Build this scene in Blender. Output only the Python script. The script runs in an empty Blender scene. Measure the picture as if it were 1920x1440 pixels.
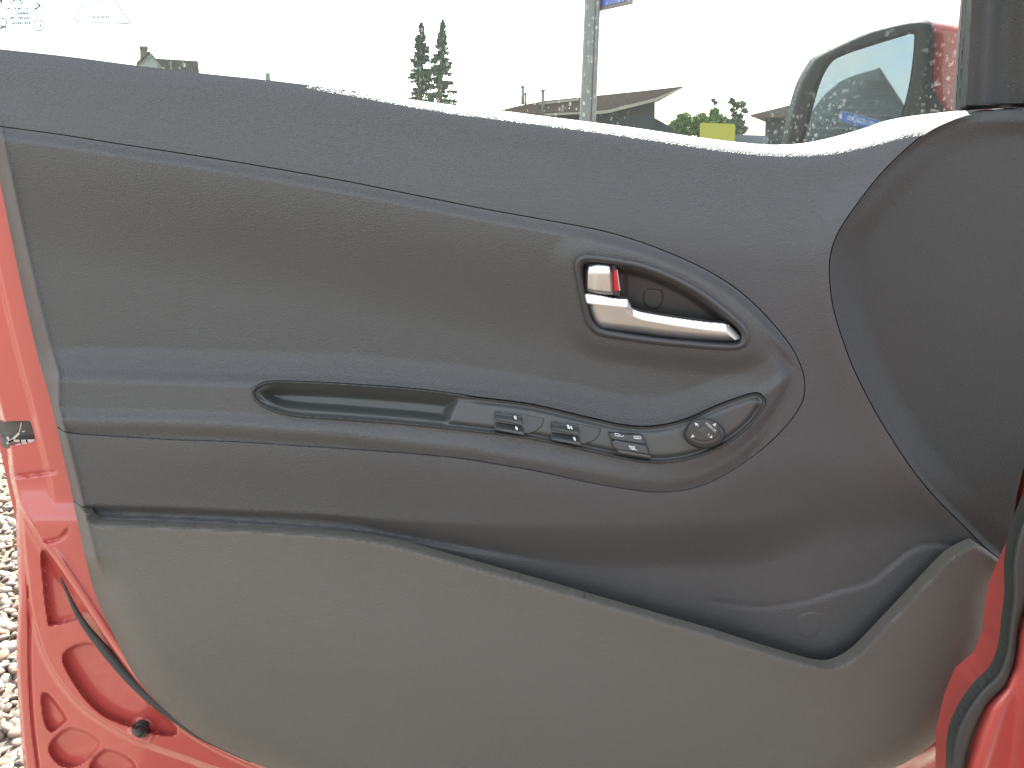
import bpy, math, random
import numpy as np
from mathutils import Vector, Matrix
R_ = math.radians
random.seed(7); rng = np.random.default_rng(7)
sc = bpy.context.scene
col = sc.collection

# ------------------------------------------------------------------ camera
CAM = np.array([0.0, -0.75, 1.02]); TILT = R_(17.7); FPX = 1440.0
cd = bpy.data.cameras.new('camera'); cam = bpy.data.objects.new('camera', cd); col.objects.link(cam)
cam.location = CAM; cam.rotation_euler = (R_(90) - TILT, 0, 0)
cd.sensor_width = 36; cd.lens = 27.0; cd.clip_start = 0.01; cd.clip_end = 3000
sc.camera = cam
# ------------------------------------------------------------------ sky, sun, exposure
SUN_EL, SUN_AZ = 50.0, 8.0            # azimuth measured from +Y towards +X
w = bpy.data.worlds.new('World'); sc.world = w; w.use_nodes = True
nt = w.node_tree; nt.nodes.clear()
def N(t, ty, **kw):
    n = t.nodes.new(ty)
    for k, v in kw.items(): setattr(n, k, v)
    return n
sky = N(nt, 'ShaderNodeTexSky', sky_type='NISHITA', sun_disc=False)
sky.sun_elevation = R_(SUN_EL); sky.sun_rotation = R_(SUN_AZ); sky.air_density = 1.0; sky.dust_density = 1.6
tc = N(nt, 'ShaderNodeTexCoord'); mp = N(nt, 'ShaderNodeMapping'); mp.inputs['Scale'].default_value = (1, 1, 2.2)
ns = N(nt, 'ShaderNodeTexNoise'); ns.inputs['Scale'].default_value = 2.6; ns.inputs['Detail'].default_value = 7; ns.inputs['Roughness'].default_value = .55
rp = N(nt, 'ShaderNodeValToRGB'); rp.color_ramp.elements[0].position = .40; rp.color_ramp.elements[1].position = .56
mx = N(nt, 'ShaderNodeMix', data_type='RGBA'); mx.inputs['B'].default_value = (3.7, 3.66, 3.6, 1)
bg = N(nt, 'ShaderNodeBackground'); bg.inputs['Strength'].default_value = 0.10
out = N(nt, 'ShaderNodeOutputWorld')
L = nt.links.new
L(tc.outputs['Generated'], mp.inputs['Vector']); L(mp.outputs[0], ns.inputs['Vector']); L(ns.outputs['Fac'], rp.inputs[0])
L(rp.outputs[0], mx.inputs['Factor']); L(sky.outputs[0], mx.inputs['A']); L(mx.outputs['Result'], bg.inputs['Color']); L(bg.outputs[0], out.inputs[0])
sl = bpy.data.lights.new('sun', 'SUN'); sl.energy = 3.6; sl.angle = R_(0.53); sl.color = (1, .95, .87)
so = bpy.data.objects.new('sun', sl); col.objects.link(so)
sd_ = Vector((math.sin(R_(SUN_AZ))*math.cos(R_(SUN_EL)), math.cos(R_(SUN_AZ))*math.cos(R_(SUN_EL)), math.sin(R_(SUN_EL))))
so.rotation_euler = sd_.to_track_quat('Z', 'Y').to_euler()
sc.view_settings.view_transform = 'Standard'; sc.view_settings.look = 'None'; sc.view_settings.gamma = 1
sc.view_settings.exposure = 2.8

# ------------------------------------------------------------------ materials
def mat(name, base, rough=.5, metal=0, spec=.5, coat=0, var=.08, vscale=6, bump=None, tint=None, coatr=.05):
    m = bpy.data.materials.new(name); m.use_nodes = True
    t = m.node_tree; p = t.nodes['Principled BSDF']; l = t.links.new
    p.inputs['Roughness'].default_value = rough; p.inputs['Metallic'].default_value = metal
    p.inputs['Specular IOR Level'].default_value = spec; p.inputs['Coat Weight'].default_value = coat; p.inputs['Coat Roughness'].default_value = coatr
    tc = N(t, 'ShaderNodeTexCoord'); n = N(t, 'ShaderNodeTexNoise'); n.inputs['Scale'].default_value = vscale; n.inputs['Detail'].default_value = 6
    mx = N(t, 'ShaderNodeMix', data_type='RGBA'); l(tc.outputs['Object'], n.inputs['Vector']); l(n.outputs['Fac'], mx.inputs['Factor'])
    b2 = tint or base
    mx.inputs['A'].default_value = tuple(c*(1-var) for c in base[:3]) + (1,); mx.inputs['B'].default_value = tuple(min(1, c*(1+var)) for c in b2[:3]) + (1,)
    l(mx.outputs['Result'], p.inputs['Base Color'])
    rr = N(t, 'ShaderNodeMapRange'); rr.inputs['To Min'].default_value = max(.02, rough-.06); rr.inputs['To Max'].default_value = min(1, rough+.06)
    l(n.outputs['Fac'], rr.inputs['Value']); l(rr.outputs[0], p.inputs['Roughness'])
    if bump == 'leather':
        v = N(t, 'ShaderNodeTexVoronoi', feature='DISTANCE_TO_EDGE'); v.inputs['Scale'].default_value = 470
        wn = N(t, 'ShaderNodeTexNoise'); wn.inputs['Scale'].default_value = 260; wn.inputs['Detail'].default_value = 2
        ad = N(t, 'ShaderNodeMixRGB'); ad.inputs[0].default_value = .004
        l(tc.outputs['Object'], ad.inputs[1]); l(wn.outputs['Color'], ad.inputs[2]); l(ad.outputs[0], v.inputs['Vector']); l(tc.outputs['Object'], wn.inputs['Vector'])
        mr = N(t, 'ShaderNodeMapRange'); mr.inputs['From Max'].default_value = .25; l(v.outputs[0], mr.inputs['Value'])
        b = N(t, 'ShaderNodeBump'); b.inputs['Strength'].default_value = .55; b.inputs['Distance'].default_value = .0006
        l(mr.outputs[0], b.inputs['Height'])
        # slow wrinkles and hand-worn waviness of the moulding
        n2 = N(t, 'ShaderNodeTexNoise'); n2.inputs['Scale'].default_value = 95; n2.inputs['Detail'].default_value = 3; l(tc.outputs['Object'], n2.inputs['Vector'])
        b2_ = N(t, 'ShaderNodeBump'); b2_.inputs['Strength'].default_value = .14; b2_.inputs['Distance'].default_value = .0012
        l(n2.outputs['Fac'], b2_.inputs['Height']); l(b.outputs[0], b2_.inputs['Normal']); l(b2_.outputs[0], p.inputs['Normal'])
    elif bump:
        sc_, st, ds = bump
        n2 = N(t, 'ShaderNodeTexNoise'); n2.inputs['Scale'].default_value = sc_; n2.inputs['Detail'].default_value = 8; l(tc.outputs['Object'], n2.inputs['Vector'])
        b = N(t, 'ShaderNodeBump'); b.inputs['Strength'].default_value = st; b.inputs['Distance'].default_value = ds
        l(n2.outputs['Fac'], b.inputs['Height']); l(b.outputs[0], p.inputs['Normal'])
    return m
M = {}
M['upper'] = mat('grained_slate_vinyl', (.066, .0665, .0655), .47, bump='leather', var=.10, vscale=5)
M['insert'] = mat('grained_grey_vinyl', (.066, .067, .064), .49, bump='leather', var=.10, vscale=5)
M['lower'] = mat('grained_warm_grey_plastic', (.104, .098, .084), .55, bump='leather', var=.10, vscale=4)
M['cap'] = mat('matt_dark_shaded_plastic', (.040, .041, .038), .60, bump='leather', var=.12, vscale=4)  # holds the front cap's shade in its base colour; other dark plastics share it
M['satin'] = mat('satin_black_plastic', (.052, .056, .053), .40, bump=(1500, .15, .0002), var=.06)
M['bezel'] = mat('soft_black_bezel', (.048, .049, .050), .38, var=.06)
M['black'] = mat('gloss_black_switch', (.038, .043, .043), .36, var=.05)
M['cup'] = mat('dark_brown_cup', (.036, .034, .032), .5, bump=(900, .2, .0003))
M['rubber'] = mat('black_rubber', (.040, .044, .040), .6, bump=(300, .3, .0006))
M['chrome'] = mat('satin_chrome', (.60, .60, .60), .38, metal=1, var=.03, vscale=30)
M['steel'] = mat('zinc_latch', (.55, .55, .56), .22, metal=1, var=.15, vscale=60)
M['red'] = mat('red_car_paint', (.42, .066, .054), .36, coat=.8, var=.05, vscale=3, bump=(500, .04, .0005))
M['redtab'] = mat('red_lock_tab', (.62, .02, .02), .35)
M['white'] = mat('white_print', (.50, .52, .54), .5, var=.02)
M['sticker'] = mat('pale_edge', (.75, .75, .73), .5, var=.02)
M['etch'] = mat('blue_grey_etching', (.035, .075, .13), .6, var=.05, spec=.1)
M['etch2'] = mat('grey_etching', (.05, .053, .058), .6, var=.05, spec=.1)
M['mirblack'] = mat('weathered_black_housing', (.016, .018, .017), .6, spec=.2, bump=(700, .4, .0005), var=.3, vscale=40)
M['trunk'] = mat('bark', (.10, .07, .05), .9, bump=(20, .5, .02))
M['needle'] = mat('spruce_needles', (.045, .075, .035), .8, var=.4, vscale=.8, tint=(.07, .10, .05))
M['leaf'] = mat('green_leaves', (.09, .17, .04), .7, var=.4, vscale=.6, tint=(.13, .20, .05))
M['leaf2'] = mat('grey_green_leaves', (.10, .14, .09), .7, var=.3, vscale=.6)
M['roof'] = mat('brown_roofing', (.085, .055, .045), .7, var=.2, vscale=.8, bump=(6, .4, .03))
M['rooftile'] = mat('weathered_roof_tiles', (.095, .085, .075), .8, var=.25, vscale=3)
M['fascia'] = mat('pale_fascia_board', (.26, .23, .18), .6, var=.08)
M['darkwall'] = mat('dark_timber_cladding', (.030, .038, .045), .6, var=.15, vscale=1)
M['whitewall'] = mat('white_render', (.26, .29, .27), .8, var=.05)
M['brick'] = mat('grey_brick', (.10, .092, .078), .85, var=.3, vscale=9)
M['galv'] = mat('galvanised_steel', (.16, .16, .155), .4, metal=.4, var=.25, vscale=14, bump=(40, .2, .001))
M['signblue'] = mat('blue_enamel', (.02, .05, .32), .3, coat=.5, var=.05)
M['signframe'] = mat('weathered_frame', (.16, .13, .12), .5, var=.15, vscale=20)
M['yellow'] = mat('yellow_panel', (.30, .28, .02), .5, var=.05)
M['fence'] = mat('blue_grey_fence', (.10, .12, .15), .7, var=.1)
M['gardenhouse'] = mat('slate_grey_roof', (.070, .085, .085), .7, var=.12, vscale=.6)
M['pebble'] = None

# ------------------------------------------------------------------ mesh helpers
def tag(o, label=None, cat=None, group=None, kind=None):
    if label: o['label'] = label
    if cat: o['category'] = cat
    if group: o['group'] = group
    if kind: o['kind'] = kind
    return o
def empty(name, loc=(0, 0, 0), parent=None):
    o = bpy.data.objects.new(name, None); col.objects.link(o); o.location = loc; o.empty_display_size = .1
    if parent: o.parent = parent
    return o
def link(name, me, m, parent=None, smooth=True):
    me.materials.clear()
    me.materials.append(m)
    if smooth: me.polygons.foreach_set('use_smooth', [True]*len(me.polygons))
    o = bpy.data.objects.new(name, me); col.objects.link(o)
    if parent:
        o.parent = parent
        if parent.parent is None: o.matrix_parent_inverse = Matrix.Translation(parent.location).inverted()
    return o
def npmesh(name, V, F):
    me = bpy.data.meshes.new(name)
    me.from_pydata([tuple(map(float, p)) for p in V] if not isinstance(V, list) else V, [], F); me.update()
    return me

def at(u, v, h):
    """numpy: the point of the plane y=-h seen at pixel (u,v) of the 1920x1440 photograph."""
    u = np.asarray(u, float); v = np.asarray(v, float); h = np.asarray(h, float)
    du = (u-960.0); dv = (720.0-v)
    dx = du; dy = FPX*math.cos(TILT) + dv*math.sin(TILT); dz = -FPX*math.sin(TILT) + dv*math.cos(TILT)
    t = (-h - CAM[1])/dy
    return np.stack([CAM[0]+dx*t, CAM[1]+dy*t, CAM[2]+dz*t], -1)
def P(u, v, Y): return Vector(at(u, v, -Y))

def cr(pts, closed=True, n=8):
    """Catmull-Rom smoothing of a polyline."""
    p = np.array(pts, float); k = len(p); outp = []
    rngk = range(k if closed else k-1)
    for i in rngk:
        if closed: a, b, c, d = p[(i-1) % k], p[i], p[(i+1) % k], p[(i+2) % k]
        else: a, b, c, d = p[max(i-1, 0)], p[i], p[i+1], p[min(i+2, k-1)]
        for j in range(n):
            t = j/n
            outp.append(.5*((2*b)+(-a+c)*t+(2*a-5*b+4*c-d)*t*t+(-a+3*b-3*c+d)*t**3))
    if not closed: outp.append(p[-1])
    return np.array(outp)
def poly_dist(U, V, poly, closed=True):
    D = np.full(U.shape, 1e18); ins = np.zeros(U.shape, bool); n = len(poly)
    for i in range(n if closed else n-1):
        x0, y0 = poly[i]; x1, y1 = poly[(i+1) % n]
        ex, ey = x1-x0, y1-y0; ll = ex*ex+ey*ey
        if ll < 1e-9: continue
        t = np.clip(((U-x0)*ex+(V-y0)*ey)/ll, 0, 1)
        D = np.minimum(D, (U-x0-t*ex)**2+(V-y0-t*ey)**2)
        if closed and y0 != y1:
            c = ((y0 > V) != (y1 > V)) & (U < (x1-x0)*(V-y0)/(y1-y0)+x0)
            ins ^= c
    D = np.sqrt(D)
    return np.where(ins, -D, D) if closed else D
class SDF:
    def __init__(s, poly, step=5, pad=70, closed=True):
        poly = np.array(poly, float); s.st = step
        s.x0, s.y0 = poly.min(0)-pad; x1, y1 = poly.max(0)+pad
        nx = int((x1-s.x0)/step)+2; ny = int((y1-s.y0)/step)+2
        s.U, s.V = np.meshgrid(s.x0+np.arange(nx)*step, s.y0+np.arange(ny)*step)
        s.G = poly_dist(s.U, s.V, poly, closed); s.nx, s.ny = nx, ny; s.poly = poly
    def __call__(s, U, V):
        a = (np.asarray(U, float)-s.x0)/s.st; b = (np.asarray(V, float)-s.y0)/s.st
        ex = np.hypot(np.maximum(0, np.maximum(-a, a-(s.nx-1))), np.maximum(0, np.maximum(-b, b-(s.ny-1))))*s.st
        a = np.clip(a, 0, s.nx-1.001); b = np.clip(b, 0, s.ny-1.001)
        i = a.astype(int); j = b.astype(int); fa = a-i; fb = b-j; G = s.G
        return G[j, i]*(1-fa)*(1-fb)+G[j, i+1]*fa*(1-fb)+G[j+1, i]*(1-fa)*fb+G[j+1, i+1]*fa*fb + ex
def sm(x): x = np.clip(x, 0, 1); return x*x*(3-2*x)
def ip(u, pts):
    p = np.array(pts, float); return np.interp(u, p[:, 0], p[:, 1])
def sip(u, pts, r=14):
    """smoothed interp: average of shifted samples"""
    p = np.array(pts, float); u = np.asarray(u, float)
    return (np.interp(u-r, p[:, 0], p[:, 1])+2*np.interp(u, p[:, 0], p[:, 1])+np.interp(u+r, p[:, 0], p[:, 1]))/4
def gs(x, w): return np.exp(-(x/w)**2)

def relief(name, F, H, box, step, m, parent, back=.03, smooth=True):
    """Real surface with relief: kept where F<0, its rim snapped on F=0, depth H towards the cabin, rim folded back."""
    x0, y0, x1, y1 = box
    nx = int((x1-x0)/step)+1; ny = int((y1-y0)/step)+1
    U, V = np.meshgrid(x0+np.arange(nx)*step, y0+np.arange(ny)*step)
    f = F(U, V)
    for _ in range(2):
        e = .3*step
        gx = (F(U+e, V)-F(U-e, V))/(2*e); gy = (F(U, V+e)-F(U, V-e))/(2*e)
        g2 = np.maximum(gx*gx+gy*gy, .25)
        if _ == 0: near = np.abs(f) < .72*step; ok = (f < 0) | near
        U = np.where(near, U-np.clip(f*gx/g2, -step, step), U); V = np.where(near, V-np.clip(f*gy/g2, -step, step), V)
        f = np.where(near, F(U, V), f)
    h = H(U, V)
    X = at(U, V, h)
    idx = np.full(U.shape, -1); idx[ok] = np.arange(ok.sum())
    a, b, c, d = idx[:-1, :-1], idx[:-1, 1:], idx[1:, 1:], idx[1:, :-1]
    q = (a >= 0) & (b >= 0) & (c >= 0) & (d >= 0)
    faces = np.stack([a[q], d[q], c[q], b[q]], -1).tolist()
    cnt = (a >= 0).astype(int)+(b >= 0)+(c >= 0)+(d >= 0)
    for miss, tri in (((a < 0), (b, d, c)), ((b < 0), (a, d, c)), ((c < 0), (a, d, b)), ((d < 0), (a, c, b))):
        k = miss & (cnt == 3)
        faces += np.stack([tri[0][k], tri[1][k], tri[2][k]], -1).tolist()
    Vt = X[ok]
    # drop degenerate/unused, find rim edges
    ed = {}
    for fc in faces:
        n = len(fc)
        for i in range(n):
            e = (fc[i], fc[(i+1) % n]); r = (e[1], e[0])
            if r in ed: del ed[r]
            else: ed[e] = 1
    if back:
        rim = sorted({i for e in ed for i in e}); base = len(Vt); mp_ = {r: base+k for k, r in enumerate(rim)}
        B = Vt[rim].copy()
        B[:, 1] += back
        Vt = np.concatenate([Vt, B])
        faces += [[e[1], e[0], mp_[e[0]], mp_[e[1]]] for e in ed]
    used = np.zeros(len(Vt), bool)
    for fc in faces:
        for i in fc: used[i] = True
    remap = np.cumsum(used)-1
    Vt = Vt[used]; faces = [[int(remap[i]) for i in fc] for fc in faces]
    me = bpy.data.meshes.new(name); me.from_pydata(Vt.tolist(), [], faces); me.update()
    o = link(name, me, m, parent, smooth)
    if smooth:
        try:
            me.polygons.foreach_set('use_smooth', [True]*len(me.polygons)); me.set_sharp_from_angle(angle=R_(50))
        except Exception: pass
    return o
def bounds(poly, p=4):
    a = np.array(poly); return (a[:, 0].min()-p, a[:, 1].min()-p, a[:, 0].max()+p, a[:, 1].max()+p)
def piece(name, poly, H, m, parent, step=1.5, back=.004, rnd=0, th=0, smoothed=False):
    """small solid part: outline in photo pixels, own height, rounded rim."""
    poly = cr(poly) if smoothed else np.array(poly, float)
    S = SDF(poly, step=step, pad=6)
    def HH(U, V):
        h = H(U, V) if callable(H) else np.full(np.shape(U), H)
        if rnd: h = h + th*np.sqrt(np.clip(1-(1-np.clip(-S(U, V)/rnd, 0, 1))**2, 0, 1))
        return h
    return relief(name, S, HH, bounds(poly), step, m, parent, back=back)
def tube(name, pts, r, m, parent=None, n=10, rz=None):
    pts = [Vector(p) for p in pts]; V = []; F = []
    for i, p in enumerate(pts):
        t = (pts[min(i+1, len(pts)-1)]-pts[max(i-1, 0)]).normalized()
        a = t.cross(Vector((0, 1, .01))).normalized() if abs(t.y) < .9 else t.cross(Vector((0, 0, 1))).normalized()
        b = t.cross(a)
        rr = r[i] if hasattr(r, '__len__') else r
        for k in range(n):
            an = 2*math.pi*k/n; V.append(tuple(p+a*math.cos(an)*rr+b*math.sin(an)*rr))
    for i in range(len(pts)-1):
        for k in range(n): F.append((i*n+k, i*n+(k+1) % n, (i+1)*n+(k+1) % n, (i+1)*n+k))
    F.append(tuple(range(n-1, -1, -1))); F.append(tuple(range((len(pts)-1)*n, len(pts)*n)))
    me = bpy.data.meshes.new(name); me.from_pydata(V, [], F); me.update()
    return link(name, me, m, parent)
def prism(name, front, depth, m, parent=None):
    """front: list of 3D points; extruded by vector depth."""
    d = Vector(depth); n = len(front); V = [tuple(p) for p in front]+[tuple(Vector(p)+d) for p in front]
    F = [tuple(range(n)), tuple(range(2*n-1, n-1, -1))]+[(i, i+n, (i+1) % n+n, (i+1) % n) for i in range(n)]
    me = bpy.data.meshes.new(name); me.from_pydata(V, [], F); me.update()
    import bmesh
    bm = bmesh.new(); bm.from_mesh(me); bmesh.ops.recalc_face_normals(bm, faces=bm.faces); bm.to_mesh(me); bm.free()
    return link(name, me, m, parent, False)
def join_boxes(boxes):
    V = []; F = []
    for x0, y0, z0, x1, y1, z1 in boxes:
        b = len(V); V += [(x0, y0, z0), (x1, y0, z0), (x1, y1, z0), (x0, y1, z0), (x0, y0, z1), (x1, y0, z1), (x1, y1, z1), (x0, y1, z1)]
        F += [(b, b+3, b+2, b+1), (b+4, b+5, b+6, b+7), (b, b+1, b+5, b+4), (b+1, b+2, b+6, b+5), (b+2, b+3, b+7, b+6), (b+3, b, b+4, b+7)]
    return V, F
def boxes(name, bl, m, parent=None):
    V, F = join_boxes(bl); me = bpy.data.meshes.new(name); me.from_pydata(V, [], F); me.update()
    return link(name, me, m, parent, False)

# ------------------------------------------------------------------ the outlines of the door trim
TOP = [(-80, 82), (0, 92), (120, 105), (250, 122), (375, 137), (500, 150), (640, 167), (760, 185), (850, 197), (950, 209), (1100, 228), (1200, 241), (1300, 256), (1400, 268), (1470, 272), (1530, 269), (1590, 257), (1650, 240), (1690, 226), (1740, 216), (1800, 209), (1860, 203), (1960, 196)]
vtop = lambda u: sip(u, cr(TOP, False, 6), 6)
LEFT = [(-60, 60), (-45, 100), (-20, 240), (4, 360), (37, 521), (67, 652), (90, 735), (109, 814), (129, 900), (139, 948), (164, 1063), (184, 1129), (217, 1198), (254, 1268), (307, 1329), (369, 1379), (430, 1411), (492, 1437), (620, 1485), (900, 1530), (1300, 1530), (1540, 1490), (1677, 1440), (1726, 1412), (1760, 1385), (1793, 1351), (1821, 1299), (1839, 1253), (1854, 1189), (1866, 1128), (1879, 1079), (1894, 1066)]
RIGHT = [(1892, 1024), (1907, 926), (1919, 878), (1955, 700), (1962, 400), (1965, 180)]
outline = np.concatenate([cr(LEFT, False, 6), np.array(RIGHT), np.array([(1965, 60)])])
S_out = SDF(outline, 5, 40)
F_trim = lambda U, V: np.maximum(S_out(U, V), vtop(U)-V)
INS = [(-60, 228), (0, 237), (112, 252), (225, 270), (350, 289), (475, 309), (640, 338), (760, 362), (900, 390), (1010, 410), (1117, 430), (1190, 450), (1262, 477), (1330, 509), (1388, 547), (1437, 593), (1481, 646), (1502, 687), (1509, 720), (1503, 756), (1470, 803), (1419, 850), (1360, 890), (1306, 914), (1251, 923), (1196, 920), (1105, 905), (1014, 885), (923, 869), (850, 858), (724, 847), (577, 837), (430, 828), (337, 825), (225, 819), (131, 812), (105, 800), (60, 790), (-60, 780)]
ins_poly = cr(INS); S_ins = SDF(ins_poly, 4, 60)
STOP = [p for p in INS if p[1] < 700]
SLOW = [(-60, 800), (131, 812), (225, 819), (430, 828), (577, 837), (724, 847), (850, 858), (1014, 885), (1105, 905), (1196, 920), (1251, 923), (1306, 914), (1360, 890), (1419, 860), (1500, 850), (2000, 850)]
CAPD = [(2000, 192), (1920, 200), (1851, 205), (1819, 213), (1779, 227), (1736, 249), (1689, 288), (1646, 332), (1602, 389), (1573, 433), (1559, 469), (1555, 505), (1559, 559), (1570, 606), (1583, 645), (1600, 690), (1629, 749), (1661, 805), (1709, 878), (1754, 933), (1803, 982), (1848, 1027), (1893, 1064), (1960, 1120), (2040, 1120), (2040, 192)]
cap_poly = cr(CAPD[:-2], False, 6); cap_poly = np.concatenate([cap_poly, np.array(CAPD[-2:])]); S_cap = SDF(cap_poly, 4, 60)
LIP = [(160, 962), (170, 975), (190, 982), (263, 984), (397, 990), (530, 997), (630, 1004), (697, 1013), (770, 1029), (833, 1047), (933, 1075), (1033, 1103), (1133, 1132), (1233, 1161), (1340, 1192), (1425, 1219), (1500, 1241), (1530, 1249), (1556, 1251), (1582, 1243), (1612, 1222), (1650, 1183), (1687, 1144), (1735, 1093), (1781, 1046), (1815, 1026), (1830, 1020)]
lipc = cr(LIP, False, 6)
pock_poly = np.concatenate([np.array([(60, 900), (130, 935), (150, 950)]), lipc, np.array([(1860, 1040), (1893, 1065), (2000, 1100), (2000, 1700), (60, 1700)])])
S_pock = SDF(pock_poly, 4, 60)
GC = [(0, 945), (180, 951), (297, 954), (430, 960), (530, 964), (630, 970), (697, 978), (770, 989), (817, 994), (967, 1008), (1133, 1016), (1400, 1010), (1600, 960), (2000, 900)]
RC = [(0, 960), (167, 968), (297, 973), (430, 979), (563, 988), (663, 997), (770, 1013), (833, 1024), (967, 1047), (1100, 1064), (1233, 1097), (1333, 1125), (2000, 1200)]
KC = [(1333, 1127), (1420, 1138), (1507, 1127), (1570, 1107), (1631, 1091), (1669, 1061), (1706, 1031), (1736, 1021), (1781, 1022), (1800, 1024)]
S_k = SDF(cr(KC, False, 6), 3, 40, closed=False)
A1 = [(-60, 700), (112, 702), (300, 706), (480, 712), (650, 716), (850, 735), (1000, 756), (1105, 780), (1180, 795), (1235, 796), (1290, 783), (1345, 758), (1400, 738), (1430, 730), (1480, 695), (1520, 690)]
A2 = [(-60, 775), (112, 778), (300, 781), (430, 786), (650, 802), (900, 832), (1100, 869), (1180, 884), (1250, 888), (1320, 872), (1380, 840), (1430, 795), (1465, 745), (1482, 705), (1520, 690)]
HA = [(0, .079), (1000, .081), (1250, .075), (1400, .066), (1550, .056), (2000, .05)]
RING = cr([(1076, 500), (1080, 485), (1090, 479), (1105, 477), (1146, 482), (1204, 493), (1262, 515), (1321, 547), (1379, 593), (1400, 615), (1406, 633), (1398, 650), (1373, 657), (1321, 655), (1233, 647), (1160, 637), (1124, 630), (1107, 619), (1096, 599), (1085, 552)])
S_ring = SDF(RING, 2, 80)

def Hup(u, v):
    dt = v-vtop(u)
    # flat sun-catching top face of width b, then a long soft shoulder
    b = sip(u, [(0, 10), (500, 8), (700, 5), (1200, 8), (1500, 10), (1650, 18), (1740, 24), (1830, 6), (2000, 3)], 20)
    s0 = sip(u, [(-80, .62), (560, .62), (700, 1.1), (840, 1.9), (2000, 2.1)], 30)
    k = ip(u, [(0, 20), (500, 16), (800, 10), (2000, 10)])
    roll = np.where(dt < b, s0*(b-dt)+s0*k, s0*k*np.exp(-np.clip(dt-b, 0, 400)/k))*.00053
    return .040+.022*sm(dt/230)-np.minimum(roll, .075)
def Hout(u, v):
    up = Hup(u, v)
    hA = sip(u, HA, 40); s = v-sip(u, SLOW)
    lo = hA-.011*sm(s/150)
    w = sm((v-520)/280)
    h = up*(1-w)+lo*w
    c = sip(u, [(0, .012), (600, .010), (1000, .026), (1350, .026), (1560, .004), (2000, .003)], 40)
    wv = sip(u, [(0, 13), (650, 14), (1100, 90), (2000, 110)], 30)
    h = h-c*sm((v-(sip(u, GC)-wv*.4))/wv)
    h = h+.0055*sm((v-(sip(u, RC)-7))/11)*(1-sm((u-750)/350))
    h = h-.0008*gs(S_k(u, v)-1.5, 3.5)+.0022*sm((v-sip(u, KC)+8)/22)*sm((u-1400)/160)*sm((1800-u)/30)
    # softly hollowed band beside the front cap
    dc = S_cap(u, v)
    h = h+.004*gs(dc-4, 40)*sm((v-300)/120)
    return h
def edge_roll(u, v, h):
    d = -F_trim(u, v)
    dl = -S_out(u, v)
    left = sm((1000-u)/400)*sm((v-200)/30)
    wid = ip(v, [(200, 20), (500, 24), (700, 27), (760, 12), (900, 15), (1100, 20), (1200, 12), (1300, 7), (1500, 6)])
    h = h-.026*(1-sm(dl/wid*.92))*left+.0016*gs(dl-wid-1.5, 5)*left
    pil = sm((v-1040)/60)
    r = 1-np.sqrt(np.clip(1-(1-np.clip((dl-wid*left)/60, 0, 1))**2, 0, 1))
    return h-.03*r*pil
def Hins0(u, v):
    st = sip(u, STOP); q = v-st
    a1 = sip(u, A1, 10); a2 = sip(u, A2, 10)
    nose = sm((1500-u)/260)
    wall = Hup(u, st)+.010*sm(q/26)-.020*sm((q-22)/230)*sm((a1+18-v)/75)*(.25+.75*nose)
    h = wall+.005*sm((v-(a1-14))/30)-.001*sm((v-a1-14)/45)
    hA = sip(u, HA, 40)
    t2 = .30*sm((v-(a1+5))/np.maximum(a2-a1-10, 20))+.70*sm((v-(a2-16))/28)
    h = h+(hA+.002-h)*t2
    h = h-.004*sm((v-a2-14)/24)
    h = h+.007*sm(1-(S_ring(u, v)-4)/46)*sm((a1-v)/40)
    h = h+(hA+.001-h)*sm((S_ins(u, v)+48)/30)*sm((u-1405)/60)*sm((v-630)/60)
    return h
TB = [(470, 735), (475, 726), (486, 719), (503, 714), (540, 713), (650, 718), (773, 727), (850, 736), (895, 743), (996, 756), (1105, 781), (1178, 796), (1233, 796), (1287, 783), (1342, 759), (1397, 739), (1420, 735), (1432, 742), (1437, 752)]
LB = [(1433, 765), (1408, 799), (1360, 836), (1306, 859), (1251, 869), (1196, 867), (1105, 848), (996, 825), (895, 812), (773, 799), (650, 789), (552, 782), (508, 771), (479, 754)]
bez_poly = cr(TB+LB, True, 6); S_bez = SDF(bez_poly, 2.5, 30)
def Hbez0(u, v):
    tb = sip(u, TB, 3); lb = sip(u, LB[::-1], 3)
    tb = np.where(u < 480, 733, tb); lb = np.where(u < 480, 752, lb)
    t = np.clip((v-tb)/np.maximum(lb-tb, 8), 0, 1)
    return Hins0(u, tb-4)*(1-t)+Hins0(u, lb+4)*t
S_pull = SDF(cr([(482, 738), (500, 724), (530, 719), (650, 724), (773, 733), (838, 740), (862, 748), (852, 775), (838, 797), (773, 792), (650, 782), (555, 775), (512, 765)]), 2, 10)
def Hbez(u, v):
    h = Hbez0(u, v)+.0006
    d = -S_bez(u, v)
    h = h+.0030*gs(d-3.6, 2.6)-.0012*np.clip(1-d/1.8, 0, 1)
    h = h-.0045*(1-sm((v-sip(u, TB)-1)/16))*sm((u-860)/40)
    h = h-.003*gs(d-10, 5)*sm((v-sip(u, TB))/30)
    dp = -S_pull(u, v)
    return h-.016*sm(dp/24)
def Hins(u, v):
    h = Hins0(u, v)
    return edge_roll(u, v, h)

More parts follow.
